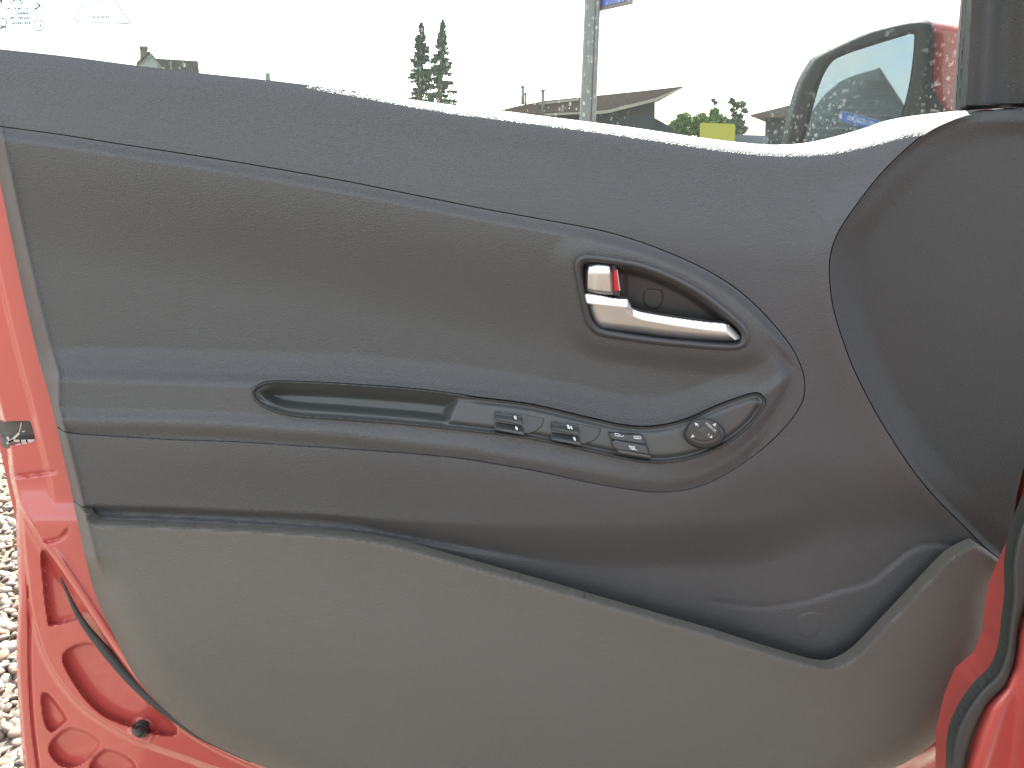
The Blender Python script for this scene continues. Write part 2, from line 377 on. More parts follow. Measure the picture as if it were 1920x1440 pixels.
# ------------------------------------------------------------------ the car door
door = empty('car', (0, 0, 0))
tag(door, 'red car with its front door swung open, showing grey door trim and chrome handle', 'car')
G = 1.0
relief('upper_trim', lambda U, V: np.maximum.reduce([F_trim(U, V), -S_ins(U, V)+G, -S_cap(U, V)+G, -S_pock(U, V)-12]), lambda U, V: edge_roll(U, V, Hout(U, V)), (-70, 70, 1965, 1275), 3, M['upper'], door, back=.035)
relief('insert_panel', lambda U, V: np.maximum.reduce([F_trim(U, V), S_ins(U, V)+G, -S_bez(U, V)-.2, -S_ring(U, V)-2.5]), Hins, (-70, 220, 1515, 930), 2.3, M['insert'], door, back=.006)
def Hpock(u, v):
    d = -S_pock(u, v)
    h = .0775+.010*sm(d/260)+ip(u, [(0, -.002), (700, 0), (1100, .006), (1600, .0), (1850, -.012)])
    h = h-.0040*(1-sm(d/7+.15))
    return edge_roll(u, v, h)
relief('map_pocket', lambda U, V: np.maximum(F_trim(U, V), S_pock(U, V)), Hpock, (110, 930, 1900, 1540), 3.5, M['lower'], door, back=.012)
def Hcap(u, v):
    d = -S_cap(u, v)
    base = .052-.010*sm((u-1700)/300)+.008*sm((v-700)/350)-.03*sm((230-v)/30)
    w = sm(d/60)
    dt = v-vtop(u)
    return Hout(u, np.maximum(v, vtop(u)+60))*(1-w)+(base-.012)*w-.004-.006*sm(d/12)-.030*np.exp(-np.clip(dt, 0, 99)/6)
relief('front_cap', lambda U, V: np.maximum(F_trim(U, V), S_cap(U, V)+G), Hcap, (1545, 190, 1970, 1080), 3.5, M['cap'], door, back=.02)
relief('switch_panel', S_bez, Hbez, bounds(bez_poly), 1.3, M['satin'], door, back=.012)
# the dark gap behind the seams
relief('trim_backing', lambda U, V: np.maximum(S_out(U, V)+14, vtop(U)+26-V), lambda U, V: np.full(np.shape(U), -.012), (-60, 90, 1960, 1530), 14, M['cap'], door, back=.002)
# fixing plug in the pocket, faint
piece('fixing_plug', cr([(1492, 1160), (1512, 1148), (1535, 1150), (1542, 1170), (1530, 1192), (1508, 1196), (1493, 1182)]), lambda U, V: Hout(U, V)-.0005, M['upper'], door, 2, .004, rnd=4, th=.0010)

# ---- interior release handle
hl = empty('release_handle', (0, 0, 0), door); hl.matrix_parent_inverse = door.matrix_basis.inverted()
Hh = lambda U, V: Hins0(U, V)
S_ri = SDF(cr([(1088, 505), (1092, 494), (1104, 490), (1146, 495), (1200, 505), (1258, 527), (1315, 559), (1370, 602), (1389, 622), (1393, 634), (1386, 643), (1370, 646), (1321, 643), (1236, 635), (1164, 625), (1130, 618), (1116, 608), (1107, 592), (1096, 548)]), 1.5, 20)
relief('handle_bezel', lambda U, V: np.maximum(S_ring(U, V), -S_ri(U, V)), lambda U, V: Hh(U, V)+.0012+.003*np.sqrt(np.clip(1-((S_ring(U, V)-S_ri(U, V)*-1)/11)**2, 0, 1)), bounds(RING), 1.5, M['bezel'], hl, back=.034)
relief('handle_cup', lambda U, V: S_ri(U, V)-4, lambda U, V: Hh(U, V)-.024+.012*sm((S_ri(U, V)+16)/14)+.004*sm((1180-U)/14), bounds(RING), 2.5, M['cup'], hl, back=.002)
piece('screw_cover', cr([(1208, 545), (1220, 541), (1238, 543), (1244, 552), (1241, 570), (1230, 580), (1214, 577), (1206, 565)]), lambda U, V: Hh(U, V)-.0242, M['cup'], hl, 1.5, .003, rnd=4, th=.0016)
lever = cr([(1096, 551), (1125, 553), (1150, 558), (1176, 560), (1180, 564), (1187, 577), (1204, 584), (1262, 594), (1321, 602), (1361, 606), (1372, 613), (1388, 630), (1384, 638), (1350, 640), (1262, 634), (1175, 623), (1128, 617), (1113, 606), (1103, 580)], True, 5)
S_lev = SDF(lever, 1.2, 8)
LT = [(1090, 551), (1176, 560), (1187, 577), (1204, 584), (1262, 594), (1321, 602), (1361, 606), (1400, 640)]
def Hlev(U, V):
    d = -S_lev(U, V); q = V-ip(U, LT)
    rest = .002*np.sqrt(np.clip(1-(1-np.clip(d/1.6, 0, 1))**2, 0, 1))
    h = Hh(U, V)-.006+rest+.0036*np.clip(q/16, 0, 1)
    bot = np.clip((d)/16, 0, 1); low = sm((q-16)/6)
    return h-.006*(1-np.sqrt(np.clip(1-(1-bot)**2, 0, 1)))*low
relief('pull_lever', S_lev, Hlev, bounds(lever), 1.3, M['chrome'], hl, back=.008)
lock = [(1099, 500), (1107, 494), (1120, 492), (1143, 494), (1147, 498), (1149, 517), (1151, 548), (1148, 553), (1130, 552), (1101, 547), (1097, 540)]
piece('lock_knob', cr(lock, True, 4), lambda U, V: Hh(U, V)-.008+.003*sm((U-1105)/20)-.003*sm((515-V)/20), M['chrome'], hl, 1.3, .014, rnd=7, th=.008)
piece('lock_slider', [(1147, 495), (1153, 497), (1158, 505), (1163, 548), (1163, 556), (1146, 553)], lambda U, V: Hh(U, V)-.006, M['bezel'], hl, 1.3, .014, rnd=2, th=.001)
piece('lock_tab', [(1150.5, 507), (1156, 507), (1161, 545), (1152.5, 545)], lambda U, V: Hh(U, V)-.0038, M['redtab'], hl, 1.0, .002)
piece('lock_tab_edge', [(1156.2, 506), (1157.8, 506), (1163, 545), (1161.2, 545)], lambda U, V: Hh(U, V)-.0036, M['white'], hl, .7, .002)

# ---- switches
def zm(x, y): return (900+x/5.647, 740+y/5.647)
Hs = lambda U, V: Hbez0(U, V)+.0006
def switch(dx, dy, icons):
    q = lambda L_: [zm(x+dx, y+dy) for x, y in L_]
    s = piece('window_switch', cr(q([(152, 180), (165, 166), (400, 195), (665, 246), (682, 262), (665, 320), (630, 365), (560, 402), (470, 415), (180, 385), (150, 370)]), True, 5), lambda U, V: Hs(U, V)-.0008, M['satin'], door, 1.3, .004, rnd=2.2, th=.0022)
    piece('finger_recess_shade', cr(q([(460, 240), (560, 250), (660, 270), (650, 320), (610, 362), (545, 392), (476, 396)]), True, 5), lambda U, V: Hs(U, V)+.0016, M['black'], s, 1.0, .002)  # flat dark patch; shade of the finger hollow put into its colour
    rk = []
    for (a, b, c, d, e, f) in (((158, 180), (440, 222), (450, 305), (450, 328), (205, 270), (160, 262)), ((162, 288), (450, 333), (465, 402), (466, 432), (205, 385), (165, 372))):
        pl = q([a, b, c, d, e, f]); ys = [p[1] for p in pl]; u0, v0 = pl[0]; u1, v1 = pl[1]
        Hk = lambda U, V, u0=u0, v0=v0, u1=u1, v1=v1: Hs(U, V)+.0018+.0052*sm((V-(v0+(v1-v0)*(U-u0)/(u1-u0)))/15)
        r = piece('rocker', pl, Hk, M['black'], s, 1.1, .005, rnd=1.5, th=.001)
        lip_ = q([(a[0]+45, a[1]+82), (a[0]+95, a[1]+80), (c[0]-2, c[1]-2), (d[0]-2, d[1]-4)])
        piece('rocker_lip', lip_, lambda U, V: Hs(U, V)+.0078, M['satin'], s, 1.0, .002)
    for pl in icons:
        piece('switch_icon', [zm(*p) for p in pl], lambda U, V: Hs(U, V)+.0080, M['white'], s, .55, .0015)
def pill(x, y, w_=11, h_=19, sk=5): return [(x-w_-sk, y-h_+8), (x-w_+8-sk, y-h_), (x+w_-sk, y-h_+4), (x+w_+sk, y+h_-8), (x+w_-6+sk, y+h_), (x-w_+sk, y+h_-4)]
switch(0, 0, [pill(374, 245), pill(387, 357)])
switch(600, 108, [pill(968, 352, 9, 18), [(918, 320), (945, 325), (950, 345), (955, 365), (930, 360)], pill(1001, 470)])
# lock buttons
ls = piece('lock_switch', [zm(*p) for p in [(1345, 395), (1365, 388), (1720, 425), (1745, 445), (1812, 650), (1810, 685), (1480, 632), (1450, 610), (1400, 500)]], lambda U, V: Hs(U, V)-.0006, M['satin'], door, 1.3, .004, rnd=2.5, th=.002)
piece('door_lock_button', [zm(*p) for p in [(1362, 400), (1715, 432), (1768, 545), (1740, 528), (1430, 480), (1385, 470)]], lambda U, V: Hs(U, V)+.0030, M['black'], ls, 1.1, .005, rnd=2, th=.0012)
piece('window_lock_button', [zm(*p) for p in [(1395, 495), (1425, 478), (1765, 535), (1800, 640), (1455, 585), (1410, 560)]], lambda U, V: Hs(U, V)+.0045, M['black'], ls, 1.1, .006, rnd=2, th=.0014)
piece('button_lip', [zm(*p) for p in [(1455, 590), (1470, 586), (1806, 645), (1808, 664), (1470, 606)]], lambda U, V: Hs(U, V)+.0072, M['satin'], ls, 1.0, .003)
def stroke_mesh(lines, wpx, Hf, dh):
    V = []; F = []
    for ln in lines:
        ln = [np.array(p, float) for p in ln]
        for i in range(len(ln)-1):
            a, b = ln[i], ln[i+1]; t = (b-a)/max(np.linalg.norm(b-a), 1e-6); n = np.array([-t[1], t[0]])*wpx/2; e = t*wpx*.35
            k = len(V)
            for p in (a-n-e, b-n+e, b+n+e, a+n-e):
                h = (float(Hf(np.array(p[0]), np.array(p[1]))) if callable(Hf) else Hf)+dh
                V.append(tuple(at(p[0], p[1], h)))
            F.append((k, k+1, k+2, k+3))
    me = bpy.data.meshes.new('strokes'); me.from_pydata(V, [], F); me.update(); return me
def icon(lines, w_, parent, Hf=Hs, dh=.008, m='white', name='icon'):
    return link(name, stroke_mesh([[zm(*p) for p in l] for l in lines], w_, Hf, dh), M[m], parent, False)
icon([[(1428, 408), (1432, 432), (1470, 440), (1478, 418), (1428, 408)], [(1474, 428), (1490, 442), (1516, 440), (1518, 430)]], 1.2, ls, dh=.0048, name='lock_icon')
icon([[(1630, 438), (1632, 462), (1700, 468), (1708, 455), (1695, 440), (1630, 438)], [(1650, 446), (1652, 458), (1680, 460), (1680, 448)]], 1.2, ls, dh=.0048, name='lock_icon')
icon([[(1580, 542), (1592, 572), (1640, 582), (1628, 550), (1580, 542)], [(1575, 540), (1660, 590)], [(1640, 545), (1612, 585)], [(1600, 560), (1630, 566)]], 1.2, ls, dh=.0078, name='window_lock_icon')
# mirror adjuster
def ell(cx, cy, rx, ry, n=48, rot=0): return [(cx+rx*math.cos(t)*math.cos(rot)-ry*math.sin(t)*math.sin(rot), cy+rx*math.cos(t)*math.sin(rot)+ry*math.sin(t)*math.cos(rot)) for t in [2*math.pi*i/n for i in range(n)]]
kn_poly = ell(1321, 814, 39.5, 27.5)
S_kn = SDF(kn_poly, 1.5, 6)
Hk0 = lambda U, V: Hs(U, V)
kn = relief('mirror_adjuster', S_kn, lambda U, V: Hk0(U, V)+.010*np.sqrt(np.clip(1-(1-np.clip(-S_kn(U, V)/11, 0, 1))**2, 0, 1)), bounds(kn_poly), 1.3, M['black'], door, back=.006)
piece('adjuster_face', ell(1320, 807, 30.5, 20.5), lambda U, V: Hk0(U, V)+.0105, M['cup'], kn, 1.2, .003, rnd=3, th=.0006)
piece('selector_slot', [(1304, 806), (1319, 797), (1327, 803), (1330, 810), (1338, 815), (1322, 817), (1314, 811)], lambda U, V: Hk0(U, V)+.0113, M['black'], kn, 1.0, .001)
piece('selector_slider', [(1306, 806), (1318, 799), (1325, 804), (1314, 811)], lambda U, V: Hk0(U, V)+.0122, M['satin'], kn, .9, .001)
for tri in ([(1302.5, 792), (1310, 795.5), (1304.5, 799)], [(1336, 796), (1343, 793.5), (1341, 800)], [(1299, 814.5), (1295, 820.5), (1302.5, 819)], [(1335.5, 817), (1329.5, 819.5), (1335, 822)]):
    piece('arrow_mark', tri, lambda U, V: Hk0(U, V)+.0116, M['white'], kn, .6, .0006)
def text_lines(body, size=1.0, space=1.0):
    c = bpy.data.curves.new('t', 'FONT'); c.body = body; c.size = size; c.space_character = space; c.resolution_u = 2
    o = bpy.data.objects.new('t', c); col.objects.link(o)
    dg = bpy.context.evaluated_depsgraph_get(); dg.update()
    me = bpy.data.meshes.new_from_object(o.evaluated_get(dg)); bpy.data.objects.remove(o); bpy.data.curves.remove(c)
    return me
def text(body, u, v, size, h, m, parent, name, rot=0, flip=False, sx=1.0, center=True, dh=0, bold=0):
    me = text_lines(body, size)
    n = len(me.vertices); a = np.empty(n*3); me.vertices.foreach_get('co', a); a = a.reshape(-1, 3)
    xs = a[:, 0]*sx; ys = a[:, 1]
    if center: xs = xs-(xs.max()+xs.min())/2
    if flip: xs = -xs
    c, s = math.cos(rot), math.sin(rot)
    U = u+xs*c+ys*s; V = v+xs*s-ys*c
    hh = h(U, V)+dh if callable(h) else np.full(n, h+dh)
    X = at(U, V, hh); me.vertices.foreach_set('co', X.astype('f').ravel()); me.update()
    me.name = name
    if bold:      # printed heavier: the same outlines laid a few times side by side
        fs = [tuple(p.vertices) for p in me.polygons]; VV = []; FF = []
        for k, (bx, by) in enumerate(((0, 0), (-bold, 0), (bold, 0), (0, -bold), (0, bold))):
            VV += at(U+bx, V+by, hh+.00003*k).tolist(); FF += [tuple(i+k*n for i in f) for f in fs]
        me = bpy.data.meshes.new(name); me.from_pydata(VV, [], FF); me.update()
    o = link(name, me, m, parent, False)
    return o
text('MIRROR', 1331.5, 803, 7.2, Hk0, M['white'], kn, 'mirror_lettering', rot=R_(41), dh=.0118, sx=.95)
text('L', 1308.5, 800.5, 6, Hk0, M['white'], kn, 'letter', rot=R_(41), dh=.0118)
text('R', 1327.5, 817, 6, Hk0, M['white'], kn, 'letter', rot=R_(41), dh=.0118)

# ---- red steel shell
S_latch = SDF(cr([(2, 793), (50, 789), (58, 793), (66, 824), (62, 829), (12, 836), (6, 815)], True, 4), 1.5, 20)
OE = [(-90, 200), (-60, 500), (-20, 700), (0, 786), (6, 795), (12.5, 835), (18, 889), (24, 917), (30.5, 942), (31, 1014), (35, 1112), (31, 1198), (31, 1260), (35, 1321), (39, 1383), (45, 1440), (60, 1560)]
EE = [(31, 946), (55, 988), (78, 1026), (119, 1088), (164, 1157), (205, 1219), (262, 1293), (324, 1350), (400, 1400), (520, 1455)]
CE = [(36, 950), (45, 1055), (53, 1129), (70, 1198), (90, 1248), (123, 1297), (164, 1338), (230, 1379), (287, 1403), (348, 1424), (410, 1446), (600, 1500)]
S_ee = SDF(cr(EE, False, 6), 2.5, 60, False); S_ce = SDF(cr(CE, False, 6), 2.5, 60, False)
ee_poly = np.concatenate([cr(EE, False, 6), np.array([(900, 1500), (900, 0), (-300, 0), (-300, 700), (-20, 700)]), cr([(0, 786), (12.5, 835), (18, 889), (24, 917)], False, 3)])
S_box = SDF(ee_poly, 4, 20)
ce_poly = np.concatenate([cr(CE, False, 6), np.array([(900, 1560), (900, 0), (36, 0)])]); S_ch = SDF(ce_poly, 4, 20)
REC = [SDF(cr([(80, 1030), (122, 1098), (155, 1153), (98, 1172), (90, 1160), (82, 1100)], True, 4), 2, 20),
       SDF(cr([(118, 1228), (180, 1206), (240, 1275), (330, 1365), (300, 1378), (225, 1356), (184, 1334), (145, 1290)], True, 4), 2, 20),
       SDF(cr([(78, 1305), (92, 1302), (124, 1345), (120, 1355), (98, 1372), (84, 1355)], True, 4), 2, 20),
       SDF(cr([(92, 1399), (132, 1364), (188, 1391), (150, 1434), (112, 1434)], True, 4), 2, 20),
       SDF(cr([(168, 1438), (198, 1405), (246, 1424), (252, 1452), (190, 1460)], True, 4), 2, 20),
       SDF(cr([(24, 888), (100, 880), (105, 884), (100, 889), (28, 897), (23, 893)], True, 4), 2, 20),
       SDF(cr([(82, 1012), (112, 1004), (126, 990), (131, 994), (118, 1012), (86, 1020)], True, 4), 2, 20)]
RD = [.010, .012, .009, .010, .009, .0035, .0035]
GRV = SDF(cr([(50, 1060), (55, 1165), (56, 1260), (62, 1360), (72, 1440), (80, 1500)], False, 5), 2.5, 20, False)
def Hshell(u, v):
    h = -.006+.016*sm(-S_box(u, v)/9)+.008*sm(-S_ch(u, v)/7)*sm((v-930)/60)
    h = h+.0025*gs(S_ee(u, v)-2, 5)+.0022*gs(S_ce(u, v), 3.5)
    for s, d in zip(REC, RD): h = h-d*sm((-s(u, v)+2)/6.5)
    h = h-.004*gs(GRV(u, v), 2.6)*sm((v-1050)/50)
    h = h-.03*sm((-4-S_out(u, v))/9)
    # rounded ridge running down the box beside the trim
    ds = S_out(u, v)
    h = h-.006*sm((ds-30)/12)*sm((960-v)/60)*sm((v-380)/80)
    h = h+.004*gs(-S_box(u, v)-16, 8)*sm((v-1000)/60)
    oe = np.interp(v, [p[1] for p in OE], [p[0] for p in OE])
    h = h-.010*(1-sm((u-oe)/7))
    # bump-stop seat
    dd = np.hypot(u-264, v-1371); h = h+.004*sm((26-dd)/8)
    # slight hand-formed unevenness of the pressing
    return h
oex = lambda V: np.interp(V, [p[1] for p in OE], [p[0] for p in OE])
relief('door_shell', lambda U, V: np.maximum.reduce([oex(V)-U, -S_latch(U, V), -S_out(U, V)-26]), Hshell, (-95, 200, 640, 1560), 2.4, M['red'], door, back=.045)
# front and lower strip of the shell that shows beside the trim
shr = [(1400, 1440), (1600, 1440), (1700, 1395), (1780, 1340), (1815, 1270), (1835, 1180), (1850, 1090), (1872, 1050), (1888, 930), (1940, 760), (1990, 760), (1990, 1000), (1925, 1160), (1890, 1280), (1830, 1370), (1760, 1425), (1690, 1452), (1500, 1520), (1400, 1520)]
S_shr = SDF(cr(shr, True, 4), 4, 20)
relief('front_shell', S_shr, lambda U, V: .012-.02*sm((S_shr(U, V)+30)/30)+.003*gs(S_out(U, V)-14, 5), bounds(shr), 4, M['red'], door, back=.05)
boxes('outer_skin', [(float(P(62, 1100, .05).x), .045, .22, .66, .052, .96)], M['red'], door)
# weatherstrip and bump stop
wsl = [(113, 1082), (128, 1116), (143, 1147), (163, 1178), (188, 1209), (214, 1240), (240, 1270), (268, 1297), (300, 1325), (335, 1352), (372, 1378), (420, 1402), (470, 1425)]
wc = cr(wsl, False, 4)
tube('weatherstrip', [tuple(at(u+1, v+1, .012)) for u, v in wc], [.0008+.0042*min(1, i/18)*(1-max(0, (i-30)/24)*.8) for i in range(len(wc))], M['rubber'], door, 10)
bs = relief('bump_stop', SDF(ell(264, 1369, 17, 15, rot=.2), 2, 6), lambda U, V: Hshell(U, V)+.010*sm((18-np.hypot(U-264, V-1369))/7), (240, 1345, 290, 1395), 1.6, M['rubber'], door, back=.004)
tube('stop_nose', [tuple(at(262, 1373, .022)), tuple(at(261, 1376, .034))], [.0052, .0038], M['rubber'], bs, 14)
tube('stop_hole', [tuple(at(260.7, 1376.7, .0338)), tuple(at(260.7, 1376.8, .0345))], [.0014, .0014], M['black'], bs, 10)
# latch inside its opening
lt = relief('latch', lambda U, V: S_latch(U, V)-5, lambda U, V: np.full(np.shape(U), -.020)+.014*sm((V-812)/18), (-8, 780, 76, 846), 2.5, M['lower'], door, back=.003)
link('latch_plate', stroke_mesh([[(14, 831), (24, 826), (38, 827), (50, 826), (64, 826)], [(18, 829), (14, 820)], [(19, 828), (35, 813)]], 4.2, -.004, 0), M['steel'], lt, False)
link('latch_bolt', stroke_mesh([[(36, 812), (46, 808)], [(40, 793), (35, 815)]], 1.6, -.006, 0), M['steel'], lt, False)

# ---- window: channel, corner trim, frame and pane
def flatp(name, poly, h, m, parent, back=.01, smoothed=False, step=3, rnd=0, th=0):
    return piece(name, poly, h, m, parent, step, back, rnd, th, smoothed)
flatp('window_channel', [(1813, -330), (1811, -10), (1802, 100), (1796, 215), (1788, 216), (1795, 100), (1804, -10), (1807, -330)], -.024, M['signframe'], door, .002, step=2, rnd=2, th=.002)
flatp('channel_seal', [(1818, -330), (1816, -10), (1806, 120), (1801, 215), (1795, 215), (1801, 100), (1811, -10), (1813, -330)], -.016, M['rubber'], door, .002, step=2, rnd=2, th=.003)
S_sail = SDF([(1816, -330), (1814, -10), (1809, 90), (1802, 208), (1830, 206), (1870, 204), (1975, 199), (2060, -330)], 4, 20)
relief('corner_trim', S_sail, lambda U, V: .004+.010*gs(U-1848-(V-100)*-.05, 16)-.012*sm((S_sail(U, V)+9)/9)+.010*sm((U-1880)/60), (1790, -335, 2070, 215), 3.5, M['cap'], door, back=.003)
gp0 = at(-150, 240, -.034); gp1 = at(1806, 100, -.034)
glassm = bpy.data.materials.new('water_spotted_glass'); glassm.use_nodes = True
t = glassm.node_tree; t.nodes.clear(); l = t.links.new
o_ = N(t, 'ShaderNodeOutputMaterial'); tr = N(t, 'ShaderNodeBsdfTransparent'); tr.inputs[0].default_value = (.90, .95, .93, 1)
gl = N(t, 'ShaderNodeBsdfGlossy'); gl.inputs['Roughness'].default_value = .02
fr0 = N(t, 'ShaderNodeLayerWeight'); fr0.inputs[0].default_value = .5; fr1 = N(t, 'ShaderNodeMath', operation='POWER'); fr1.inputs[1].default_value = 5; l(fr0.outputs['Facing'], fr1.inputs[0]); fr = N(t, 'ShaderNodeMath', operation='MULTIPLY_ADD'); fr.inputs[1].default_value = .5; fr.inputs[2].default_value = .006; l(fr1.outputs[0], fr.inputs[0]); m1 = N(t, 'ShaderNodeMixShader'); l(fr.outputs[0], m1.inputs[0]); l(tr.outputs[0], m1.inputs[1]); l(gl.outputs[0], m1.inputs[2])
tl = N(t, 'ShaderNodeBsdfTranslucent'); tl.inputs[0].default_value = (.62, .66, .64, 1)
tc = N(t, 'ShaderNodeTexCoord')
def spots(scale, sz, lo, hi, nscale, nlo, nhi):
    mp_ = N(t, 'ShaderNodeMapping'); mp_.inputs['Scale'].default_value = (scale, scale*.3, scale*sz); l(tc.outputs['Object'], mp_.inputs[0])
    wn = N(t, 'ShaderNodeTexNoise'); wn.inputs['Scale'].default_value = 1.7; l(mp_.outputs[0], wn.inputs['Vector'])
    ad = N(t, 'ShaderNodeMixRGB'); ad.inputs[0].default_value = .35; l(mp_.outputs[0], ad.inputs[1]); l(wn.outputs['Color'], ad.inputs[2]); ad.blend_type = 'ADD'
    vo = N(t, 'ShaderNodeTexVoronoi'); vo.inputs['Scale'].default_value = 1; l(ad.outputs[0], vo.inputs['Vector'])
    sp = N(t, 'ShaderNodeSeparateColor'); l(vo.outputs['Color'], sp.inputs[0])
    # random radius per drop
    rr = N(t, 'ShaderNodeMapRange'); rr.inputs['From Min'].default_value = .30; rr.inputs['To Min'].default_value = 0; rr.inputs['To Max'].default_value = hi; l(sp.outputs[0], rr.inputs['Value'])
    lt_ = N(t, 'ShaderNodeMath', operation='LESS_THAN'); l(vo.outputs['Distance'], lt_.inputs[0]); l(rr.outputs[0], lt_.inputs[1])
    # dried rim brighter than the middle
    dv = N(t, 'ShaderNodeMath', operation='DIVIDE'); l(vo.outputs['Distance'], dv.inputs[0]); l(rr.outputs[0], dv.inputs[1])
    mr = N(t, 'ShaderNodeMapRange'); mr.inputs['From Min'].default_value = .3; mr.inputs['To Min'].default_value = .35; l(dv.outputs[0], mr.inputs['Value'])
    mu = N(t, 'ShaderNodeMath', operation='MULTIPLY'); l(lt_.outputs[0], mu.inputs[0]); l(mr.outputs[0], mu.inputs[1])
    nn = N(t, 'ShaderNodeTexNoise'); nn.inputs['Scale'].default_value = nscale; l(tc.outputs['Object'], nn.inputs['Vector'])
    nr = N(t, 'ShaderNodeMapRange'); nr.inputs['From Min'].default_value = nlo; nr.inputs['From Max'].default_value = nhi; l(nn.outputs['Fac'], nr.inputs['Value'])
    m2 = N(t, 'ShaderNodeMath', operation='MULTIPLY'); l(mu.outputs[0], m2.inputs[0]); l(nr.outputs[0], m2.inputs[1])
    return m2
s1 = spots(300, .6, 0, .38, 9, .38, .56); s3 = spots(150, .5, 0, .20, 5, .47, .62)
a1 = s1
a2_ = N(t, 'ShaderNodeMath', operation='MAXIMUM'); l(a1.outputs[0], a2_.inputs[0]); l(s3.outputs[0], a2_.inputs[1])
fm = N(t, 'ShaderNodeTexNoise'); fm.inputs['Scale'].default_value = 5; fm.inputs['Detail'].default_value = 5; l(tc.outputs['Object'], fm.inputs['Vector'])
f2 = N(t, 'ShaderNodeMapRange'); f2.inputs['To Min'].default_value = .002; f2.inputs['To Max'].default_value = .010; l(fm.outputs['Fac'], f2.inputs['Value'])
mu = N(t, 'ShaderNodeMath', operation='MULTIPLY_ADD'); mu.inputs[1].default_value = .10; l(a2_.outputs[0], mu.inputs[0]); l(f2.outputs[0], mu.inputs[2])
m2 = N(t, 'ShaderNodeMixShader'); l(mu.outputs[0], m2.inputs[0]); l(m1.outputs[0], m2.inputs[1]); l(tl.outputs[0], m2.inputs[2]); l(m2.outputs[0], o_.inputs[0])
GY = .034
pane = boxes('window_pane', [(gp0[0], GY, .90, gp1[0]+.03, GY+.0035, 1.44)], glassm, door)
boxes('window_frame', [(gp0[0]-.06, .0, 1.0, gp0[0], .05, 1.50), (gp0[0]-.06, .0, 1.44, gp1[0]+.12, .05, 1.50)], M['mirblack'], door)
# etched glass marks (read from outside, so mirrored from the cabin)
GH = -(GY-.0008)
E = M['etch']; 
text('DOT748 AS2 M52', 32, 18.5, 6.6, GH, E, pane, 'glass_marking', flip=True, bold=.45, sx=.92)
text('TEMPERED   T1', 37, 27.5, 6.6, GH, E, pane, 'glass_marking', flip=True, bold=.45, sx=.92)
text('TRANSP. >70%', 38, 36, 6.6, GH, E, pane, 'glass_marking', flip=True, bold=.45, sx=.92)
text('43R-00036', 40, 46, 8.2, GH, E, pane, 'glass_marking', flip=True, bold=.45)
text('E', 75.5, 50.5, 9, GH, E, pane, 'glass_marking', flip=True, bold=.45); text('11', 68, 50, 6.5, GH, E, pane, 'glass_marking', flip=True, bold=.45)
text('E000', 6, 54, 6.4, GH, M['etch2'], pane, 'glass_marking', flip=True, bold=.45, rot=R_(-12))
text('K', 71, 18, 21, GH, E, pane, 'glass_marking', flip=True, bold=.45, sx=.8)
text('K', -1, 9, 21, GH, E, pane, 'glass_marking', flip=True, bold=.45, sx=.8)
text('KIA', 31, 5, 11, GH, M['etch'], pane, 'glass_marking', flip=True, bold=.45, sx=1.1)
def ring_strokes(cx, cy, rx, ry, w_, a0=0, a1=2*math.pi, n=40): return stroke_mesh([[(cx+rx*math.cos(a0+(a1-a0)*i/n), cy+ry*math.sin(a0+(a1-a0)*i/n)) for i in range(n+1)]], w_, GH, 0)
link('marking_ring', ring_strokes(73, 47.5, 9.6, 10, 1.9), E, pane, False)
link('marking_ring', ring_strokes(31, 0, 14.5, 8, 1.9), E, pane, False)
link('marking_ring', ring_strokes(5, 42, 7.5, 7.5, 1.9), M['etch2'], pane, False)
link('marking_ring', ring_strokes(62.5, 12.5, 5, 6, 1.9, -1.4, 1.4, 16), E, pane, False)
tri = cr([(158, 0), (150, 16), (142.5, 31), (142, 37), (148, 40.7), (190, 42.3), (236, 44), (243, 42), (243, 38), (228, 18), (214, -1), (190, -34), (186, -36), (180, -33)], True, 4)
link('marking_triangle', stroke_mesh([list(map(tuple, tri))+[tuple(tri[0])]], 1.7, GH, 0), M['etch2'], pane, False)
for r_ in (13, 15.5, 18, 21, 24): link('marking_arc', ring_strokes(187, 15, r_, r_*.85, 1.4, R_(185-r_), R_(330), 20), M['etch2'], pane, False)
text('SOLAR GLASS', 190, 33.5, 5.2, GH, M['etch2'], pane, 'glass_marking', flip=True, bold=.45)

# ---- door mirror
ma = R_(45); mn = np.array([-math.sin(ma), -math.cos(ma), math.tan(R_(4.0))]); mn = mn/np.linalg.norm(mn); mp0 = at(1610, 170, -.20)
def raydir(u, v): return np.array([u-960.0, FPX*math.cos(TILT)+(720-v)*math.sin(TILT), -FPX*math.sin(TILT)+(720-v)*math.cos(TILT)])
def Hmir(u, v, off=0.0):
    u = np.asarray(u, float); v = np.asarray(v, float)
    dx = u-960; dy = FPX*math.cos(TILT)+(720-v)*math.sin(TILT); dz = -FPX*math.sin(TILT)+(720-v)*math.cos(TILT)
    p0 = mp0+mn*off
    tt = ((p0-CAM)@mn)/(dx*mn[0]+dy*mn[1]+dz*mn[2])
    return -(CAM[1]+dy*tt)
MO = [(1470, 300), (1472, 268), (1476, 240), (1487, 195), (1500, 154), (1519, 120), (1534, 103), (1575, 81), (1631, 56), (1687, 41), (1720, 36), (1738, 37), (1750, 47), (1753, 75), (1750, 124), (1751, 161), (1759, 186), (1774, 208), (1790, 240), (1790, 330), (1700, 350), (1500, 340)]
MG = [(1507, 300), (1507, 268), (1519, 221), (1537, 157), (1556, 121), (1579, 105), (1631, 87), (1700, 66), (1713, 65), (1714, 75), (1711, 112), (1703, 165), (1688, 226), (1672, 300), (1600, 330), (1520, 325)]
mo = cr(MO, True, 5); mg = cr(MG, True, 5); S_mo = SDF(mo, 2.5, 30); S_mg = SDF(mg, 2, 30)
